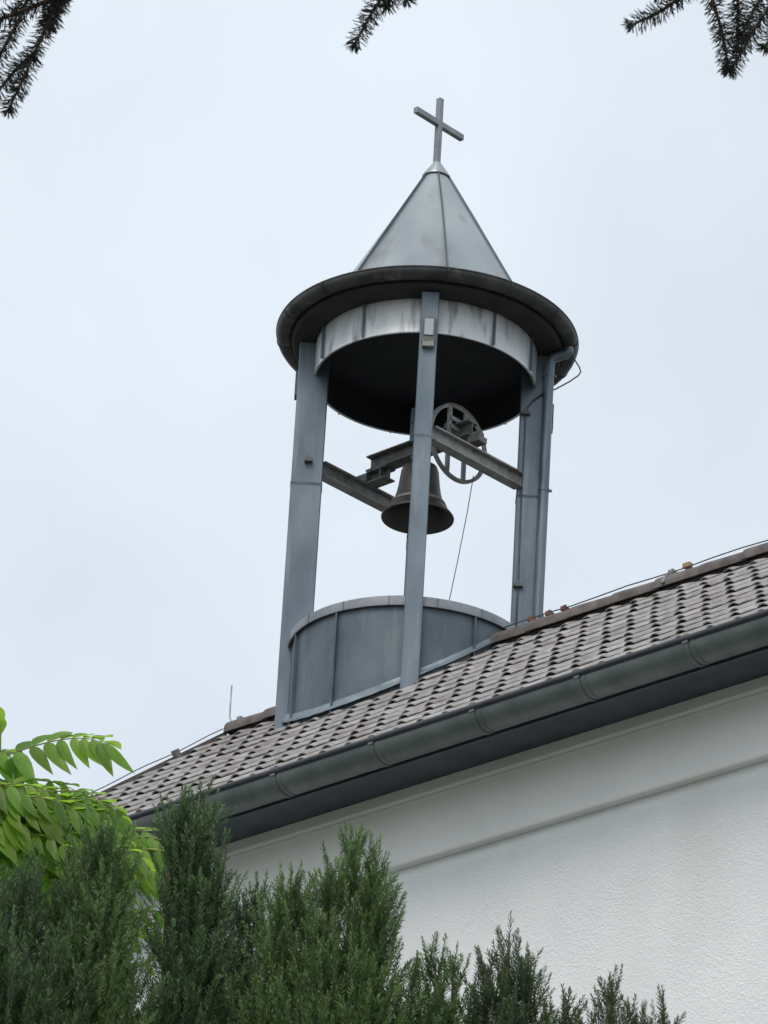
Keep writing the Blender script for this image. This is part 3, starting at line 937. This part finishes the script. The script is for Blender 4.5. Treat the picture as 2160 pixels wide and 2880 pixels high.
# ------------------------------------------------------------------ broad-leaved tree with feathery leaves
rnd = random.Random(21)
LD = Vector((0, -1.7426, -.9196))
tree = empty('broadleaf_tree', (-2.6, 17.557, GROUND), 'bright green broad-leaved tree with feather-shaped leaves behind the yews at the left', 'tree')
tb = MB()
tb.tube([Vector((-2.6, 19.3, -2.7)) , (-2.65, 19.35, 2), (-2.55, 19.3, 6.0), (-2.5, 19.3, 8.6)], .1, 10, rs=[.15, .115, .09, .05])
def leaflet(mb, p, d, nrm, L, W_):
    """pointed blade with a fold along the midrib and a drooping tip"""
    d = d.normalized(); s_ = d.cross(nrm).normalized(); nn_ = s_.cross(d).normalized()
    rows = [(0, .03), (.10, .62), (.26, .97), (.45, 1.0), (.64, .80), (.82, .45), (1.0, .0)]
    bow = rnd.uniform(.05, .16) * L
    cv = rnd.uniform(.05, .16); tw = rnd.uniform(-.25, .25)
    vs = []
    for t, w_ in rows:
        q = p + d * (L * t) - nn_ * (cv * L * t * t) + s_ * (bow * 4 * t * (1 - t) - bow * .6 * t)
        sd = s_ * math.cos(tw * t) + nn_ * math.sin(tw * t)
        hw = W_ * .5 * w_
        vs += [q - sd * hw + nn_ * hw * .35, q, q + sd * hw + nn_ * hw * .35]
    fs = []
    for i in range(len(rows) - 1):
        a_ = i * 3
        fs += [(a_, a_ + 1, a_ + 4, a_ + 3), (a_ + 1, a_ + 2, a_ + 5, a_ + 4)]
    mb.add(vs, fs)
lf = MB(); rs_ = MB()
def frond(a_, b_, c_, npair, L, droop=1.0):
    a_, b_, c_ = Vector(a_), Vector(b_), Vector(c_)
    pts = [a_ * (1 - t) ** 2 + (b_ * 2 - (a_ + c_) / 2) * 2 * t * (1 - t) + c_ * t ** 2 for t in [i / 12 for i in range(13)]]
    rs_.tube(pts, .004, 6, rs=[.006 - .004 * i / 12 for i in range(13)])
    for i in range(npair):
        t = .08 + .90 * i / (npair - 1)
        k = min(int(t * 12), 11); f = t * 12 - k
        p = pts[k] * (1 - f) + pts[k + 1] * f
        ax = (pts[k + 1] - pts[k]).normalized()
        toward = Vector((rnd.uniform(-.1, .1), -1, 0))
        sz = L * (1 - .35 * abs(t - .4)) * rnd.uniform(.88, 1.08)
        # near-side leaflets hang down, far-side ones stick out and droop
        d1 = (Vector((0, 0, -1)) * .95 * droop + ax * .55 + toward * .35 + Vector((rnd.uniform(-.1, .1), 0, rnd.uniform(-.1, .1))))
        leaflet(lf, p, d1, Vector((.25, -1, .35)), sz, sz * .33)
        d2 = (Vector((0, .75, 0)) + ax * .5 + Vector((0, 0, rnd.uniform(.1, .65))))
        leaflet(lf, p + Vector((0, .004, .004)), d2, Vector((0, -.4, 1)), sz * .95, sz * .36)
    leaflet(lf, pts[-1], (pts[-1] - pts[-2]) + Vector((.0, 0, -.02)), Vector((.2, -.8, .6)), L * .9, L * .32)
FR = [((-2.35, 19.1, 9.12), (-1.75, 19.0, 9.41), (-1.40, 18.98, 9.44), 12, .265),
      ((-2.35, 19.1, 9.40), (-2.08, 19.0, 9.62), (-1.96, 19.0, 9.55), 5, .20),
      ((-2.40, 19.1, 9.10), (-2.05, 19.05, 9.36), (-1.86, 19.0, 9.33), 6, .22),
      ((-2.30, 19.1, 9.02), (-1.85, 19.0, 9.20), (-1.50, 19.0, 9.16), 9, .20),
      ((-2.25, 19.1, 8.95), (-1.76, 18.95, 9.08), (-1.40, 18.95, 9.04), 10, .19),
      ((-2.20, 19.1, 8.85), (-1.66, 19.05, 9.03), (-1.30, 19.05, 8.96), 10, .18),
      ((-2.15, 19.15, 8.75), (-1.65, 18.9, 8.95), (-1.33, 18.9, 8.86), 9, .18),
      ((-2.35, 19.1, 9.0), (-2.0, 18.85, 9.12), (-1.66, 18.8, 8.98), 8, .24),
      ((-2.2, 19.2, 8.7), (-1.75, 19.1, 8.90), (-1.46, 19.1, 8.80), 9, .20),
      ((-2.3, 19.1, 8.72), (-1.95, 18.85, 8.92), (-1.68, 18.8, 8.80), 7, .25),
      ((-2.3, 19.1, 8.55), (-1.85, 18.95, 8.75), (-1.6, 18.9, 8.62), 8, .22),
      ((-1.60, 19.2, 8.68), (-1.12, 19.1, 8.92), (-.88, 19.05, 8.82), 8, .17),
      ((-1.55, 19.2, 8.60), (-1.12, 19.1, 8.84), (-.93, 19.0, 8.68), 8, .18),
      ((-1.5, 19.2, 8.50), (-1.12, 19.05, 8.70), (-.98, 19.0, 8.52), 8, .18),
      ((-1.45, 19.3, 8.42), (-1.10, 19.15, 8.58), (-.92, 19.1, 8.44), 8, .17),
      ((-1.50, 19.3, 8.80), (-1.20, 19.1, 8.96), (-1.0, 19.1, 8.90), 7, .17),
      ((-1.40, 19.3, 8.30), (-1.10, 19.1, 8.46), (-.95, 19.1, 8.30), 8, .17),
      ((-1.35, 19.3, 8.15), (-1.02, 19.1, 8.30), (-.85, 19.1, 8.16), 7, .15),
      ((-2.25, 19.3, 9.02), (-1.80, 19.2, 9.16), (-1.42, 19.2, 9.13), 10, .18),
      ((-2.25, 19.3, 8.92), (-1.72, 19.25, 9.10), (-1.26, 19.25, 9.02), 11, .17),
      ((-2.20, 19.3, 8.78), (-1.68, 19.2, 9.0), (-1.22, 19.2, 8.90), 10, .18),
      ((-2.20, 19.3, 8.68), (-1.70, 19.3, 8.88), (-1.36, 19.3, 8.76), 9, .19),
      ((-2.20, 19.0, 8.98), (-1.85, 18.85, 9.12), (-1.52, 18.85, 9.02), 9, .20),
      ((-2.15, 19.0, 8.88), (-1.78, 18.8, 9.03), (-1.42, 18.8, 8.92), 9, .20),
      ((-2.10, 19.0, 8.78), (-1.80, 18.8, 8.95), (-1.50, 18.8, 8.84), 8, .20),
      ((-2.30, 19.0, 8.68), (-2.0, 18.8, 8.82), (-1.74, 18.8, 8.72), 7, .22),
      ((-2.0, 19.2, 9.04), (-1.60, 18.95, 9.14), (-1.28, 18.95, 9.05), 9, .17),
      ((-2.0, 19.2, 8.98), (-1.55, 18.9, 9.08), (-1.25, 18.9, 8.99), 9, .17),
      ((-1.9, 19.2, 8.86), (-1.50, 18.9, 8.97), (-1.22, 18.9, 8.86), 9, .17),
      ((-1.45, 19.2, 8.74), (-1.15, 19.0, 8.86), (-.96, 19.0, 8.76), 7, .17),
      ((-1.40, 19.2, 8.60), (-1.08, 19.0, 8.74), (-.90, 19.0, 8.60), 7, .17),
      ((-1.30, 19.2, 8.66), (-1.00, 19.05, 8.80), (-.84, 19.05, 8.70), 7, .16),
      ((-2.30, 19.2, 8.85), (-2.0, 19.1, 9.0), (-1.7, 19.1, 8.92), 7, .22),
      ((-.95, 19.3, 8.1), (-.52, 19.2, 8.40), (-.42, 19.1, 8.26), 7, .14),
      ((-1.9, 19.2, 8.3), (-1.5, 19.1, 8.62), (-1.2, 19.0, 8.5), 8, .20),
      ((-2.3, 19.2, 8.3), (-1.95, 19.0, 8.6), (-1.75, 19.0, 8.45), 8, .20),
      ((-.9, 19.3, 7.8), (-.62, 19.2, 8.15), (-.5, 19.1, 8.0), 7, .15)]
for q_ in range(20):
    x_ = rnd.uniform(-2.15, -1.45); z_ = rnd.uniform(8.72, 9.08) - max(0, x_ + 1.8) * .25; y_ = rnd.uniform(18.75, 19.25)
    l_ = rnd.uniform(.30, .5)
    FR.append(((x_ - .1, y_ + .1, z_ - .06), (x_ + l_ * .5, y_, z_ + .06), (x_ + l_, y_ - .05, z_ - rnd.uniform(0, .1)), 7, rnd.uniform(.15, .22)))
for a_, b_, c_, k_, L in FR:
    frond(a_, b_, c_, k_, L)
    tb.tube([(-2.55, 19.3, a_[2] - .75), (( -2.55 + a_[0]) / 2, 19.28, a_[2] - .35), a_], .012, 6, rs=[.02, .012, .007])
# rest of the crown, left of and below the picture
for k_ in range(70):
    an = rnd.uniform(0, 2 * PI); r_ = rnd.uniform(.25, .9); z0 = rnd.uniform(7.2, 9.3)
    p0 = Vector((-2.95 + r_ * .3 * math.cos(an), 19.5 + r_ * .3 * math.sin(an), z0))
    dd = Vector((math.cos(an), math.sin(an), 0))
    if p0.x + dd.x * .7 > -2.3 and z0 > 9.0: continue
    frond(p0, p0 + dd * .35 + Z * .15, p0 + dd * .65 + Z * .08, 9, .17)
    tb.tube([(-2.55, 19.3, z0 - .6), p0], .01, 5, rs=[.015, .006])
for mb_ in (lf, rs_, tb):
    mb_.v = [tuple(Vector(q_) + LD) for q_ in mb_.v]
crown = lf.build('crown', M['leaf'], tree, smooth=True)
rs_.build('leaf_stalk', M['rachis'], crown)
tb.build('trunk', M['bark'], tree, smooth=True)

# ------------------------------------------------------------------ spruce overhead
rng = np.random.default_rng(77)
SD = np.array([.0024, -4.937, -2.606])
spr = empty('spruce_tree', (2.9, 1.66, GROUND), 'near spruce whose dark needled branch tips hang into the top of the view', 'tree')
st = MB()
st.tube([(2.9, 1.66, GROUND - .1), (2.92, 1.68, 0.), (2.9, 1.66, 4.4), (2.9, 1.66, 9.4)], .2, 14, rs=[.24, .2, .15, .07])
st.build('trunk', M['bark'], spr, smooth=True)
def branch(limb, twigs, seed):
    global rng
    rng = np.random.default_rng(seed)
    mbr = MB()
    limb = [tuple(np.array(q_) + SD) for q_ in limb]
    if limb:
        k = len(limb)
        mbr.tube(limb, .01, 8, rs=[.045 - .034 * i / (k - 1) for i in range(k)])
    # side twigs all along the limb
    lp = [np.array(q_) - SD for q_ in limb]
    extra = []
    for q_ in np.linspace(.25, .93, 16):
        i_ = min(int(q_ * (len(lp) - 1)), len(lp) - 2); f_ = q_ * (len(lp) - 1) - i_
        p_ = lp[i_] * (1 - f_) + lp[i_ + 1] * f_
        ax_ = unit(lp[i_ + 1] - lp[i_])
        for sgn_ in (-1, 1):
            dv = unit(ax_ * .7 + np.array([0, -.75 if sgn_ < 0 else .35, .35 if sgn_ > 0 else .1]) + rng.normal(size=3) * .12)
            L_ = (.42 - .25 * q_) * rng.uniform(.7, 1.1)
            extra.append([tuple(p_), tuple(p_ + dv * L_ * .5), tuple(p_ + dv * L_ - np.array([0, 0, .02]))])
    Vs, Fs, off = [], [], 0
    for tw in list(twigs) + extra:
        pts = [np.array(p) + SD for p in tw]
        # fine polyline
        fine = []
        for i in range(len(pts) - 1):
            for t in np.linspace(0, 1, 6, endpoint=False):
                fine.append(pts[i] * (1 - t) + pts[i + 1] * t)
        fine.append(pts[-1])
        fine = np.array(fine)
        for _ in range(3):
            fine[1:-1] = (fine[:-2] + fine[2:] + 2 * fine[1:-1]) / 4
        K = len(fine)
        mbr.tube([Vector(p) for p in fine], .003, 6, rs=[.0046 - .0022 * i / (K - 1) for i in range(K)])
        seg = np.linalg.norm(np.diff(fine, axis=0), axis=1)
        cum = np.concatenate([[0], np.cumsum(seg)])
        n_ = int(cum[-1] / .00070)
        s_ = np.sort(rng.uniform(0, cum[-1], n_))
        s_ = np.sort(np.concatenate([s_, cum[-1] - np.linspace(.006, 0, 22)])); n_ = len(s_)
        base = np.stack([np.interp(s_, cum, fine[:, i]) for i in range(3)], 1)
        tan = unit(np.stack([np.interp(np.minimum(s_ + .01, cum[-1]), cum, fine[:, i]) - np.interp(np.maximum(s_ - .01, 0), cum, fine[:, i]) for i in range(3)], 1))
        sd = unit(np.cross(tan, np.array([.2, 1, .3])))
        up_ = np.cross(sd, tan)
        an = np.arange(n_) * 2.4 + rng.normal(size=n_) * .4
        rad = sd * np.cos(an)[:, None] + up_ * np.sin(an)[:, None]
        tip = np.clip((s_ - (cum[-1] - .012)) / .012, 0, 1)
        tl = np.radians(70 + rng.normal(size=n_) * 8 - 42 * tip * rng.uniform(.2, 1, n_))
        nd = unit(tan * np.cos(tl)[:, None] + rad * np.sin(tl)[:, None])
        ln_ = .0255 * rng.uniform(.75, 1.12, n_) * (1 - .25 * tip)
        # four-sided tapering needle
        r1 = unit(np.cross(nd, np.array([.3, .2, .9]))); r2 = np.cross(r1, nd)
        wd = .00115
        ring = [r1, r2, -r1, -r2]
        V0 = np.stack([base + q_ * wd * .7 for q_ in ring], 1)
        Vm = np.stack([base + nd * (ln_ * .75)[:, None] + q_ * wd for q_ in ring], 1)
        Vt = np.stack([base + nd * ln_[:, None] + q_ * wd * .25 for q_ in ring], 1)
        V = np.concatenate([V0, Vm, Vt], 1)
        f = []
        for l_ in range(2):
            for i in range(4):
                j = (i + 1) % 4
                f.append([l_ * 4 + i, l_ * 4 + j, l_ * 4 + 4 + j, l_ * 4 + 4 + i])
        Fq = (np.arange(n_)[:, None, None] * 12 + np.array(f)[None]).reshape(-1, 4) + off
        V = V.reshape(-1, 3)
        Vs.append(V); Fs.append(Fq); off += len(V)
    b_ = mbr.build('branch', M['twig'], spr, smooth=True)
    raw('needles', M['spruce'], np.concatenate(Vs), np.concatenate(Fs), b_)
Q = 6.0
branch([(2.9, 6.6, 6.9), (1.6, 6.3, 6.75), (.4, 6.1, 6.5), (-.3, 6.0, 6.05), (-.58, 6.0, 5.74), (-.617, 6.0, 5.66)],
       [[(-.595, 6.0, 5.72), (-.617, Q, 5.621), (-.644, Q, 5.538), (-.679, Q, 5.416), (-.717, Q, 5.291)],
        [(-.62, 6.05, 5.72), (-.693, 6.05, 5.616), (-.718, 6.06, 5.523), (-.752, 6.06, 5.431), (-.771, 6.07, 5.36)],
        [(-.644, 6.0, 5.538), (-.699, 5.98, 5.494), (-.746, 5.97, 5.461), (-.788, 5.96, 5.458)],
        [(-.625, 6.0, 5.66), (-.612, 5.97, 5.60), (-.602, 5.96, 5.578)],
        [(-.679, 6.0, 5.416), (-.715, 6.03, 5.394), (-.759, 6.05, 5.332)],
        [(-.60, 6.02, 5.72), (-.67, 6.0, 5.64), (-.72, 5.98, 5.58), (-.78, 5.97, 5.55)],
        [(-.617, 6.0, 5.63), (-.66, 5.95, 5.58), (-.70, 5.94, 5.56), (-.76, 5.93, 5.52)],
        [(-.63, 6.05, 5.66), (-.655, 6.08, 5.60), (-.672, 6.08, 5.53)],
        [(-.70, 6.05, 5.60), (-.74, 6.05, 5.575), (-.79, 6.05, 5.57)]], 31)
branch([(2.9, 6.6, 7.1), (1.7, 6.4, 6.9), (.7, 6.15, 6.6), (.15, 6.0, 6.05), (.0, 6.0, 5.72)],
       [[(.0, 6.0, 5.72), (-.017, Q, 5.664), (-.052, Q, 5.59), (-.082, Q, 5.528), (-.104, Q, 5.471)],
        [(-.035, 6.0, 5.63), (-.022, 6.0, 5.590), (-.012, 6.0, 5.572)],
        [(.0, 6.0, 5.70), (.01, 6.0, 5.64), (.0, 6.0, 5.595)],
        [(-.01, 6.02, 5.68), (-.035, 6.03, 5.62), (-.05, 6.03, 5.575)],
        [(-.05, 6.0, 5.595), (-.07, 5.98, 5.58), (-.085, 5.98, 5.572)]], 32)
branch([(2.9, 6.6, 6.6), (2.0, 6.4, 6.5), (1.2, 6.15, 6.2), (.85, 6.0, 5.95), (.66, 6.0, 5.78)],
       [[(.60, 6.0, 5.78), (.535, Q, 5.703), (.502, Q, 5.629), (.452, Q, 5.581), (.396, Q, 5.546)],
        [(.56, 6.0, 5.78), (.526, Q, 5.702), (.54, Q, 5.622), (.563, Q, 5.543), (.576, Q, 5.466)],
        [(.72, 6.0, 5.78), (.697, Q, 5.714), (.663, Q, 5.631), (.622, Q, 5.557), (.580, Q, 5.462)],
        [(.70, 6.0, 5.68), (.68, Q, 5.602), (.664, Q, 5.56), (.640, Q, 5.515)],
        [(.60, 6.03, 5.78), (.594, 6.03, 5.707), (.592, 6.03, 5.636), (.594, 6.03, 5.53)],
        [(.50, 6.0, 5.63), (.47, 5.98, 5.622), (.44, 5.97, 5.60)],
        [(.66, 6.0, 5.66), (.625, 6.02, 5.62), (.60, 6.02, 5.55)]], 33)
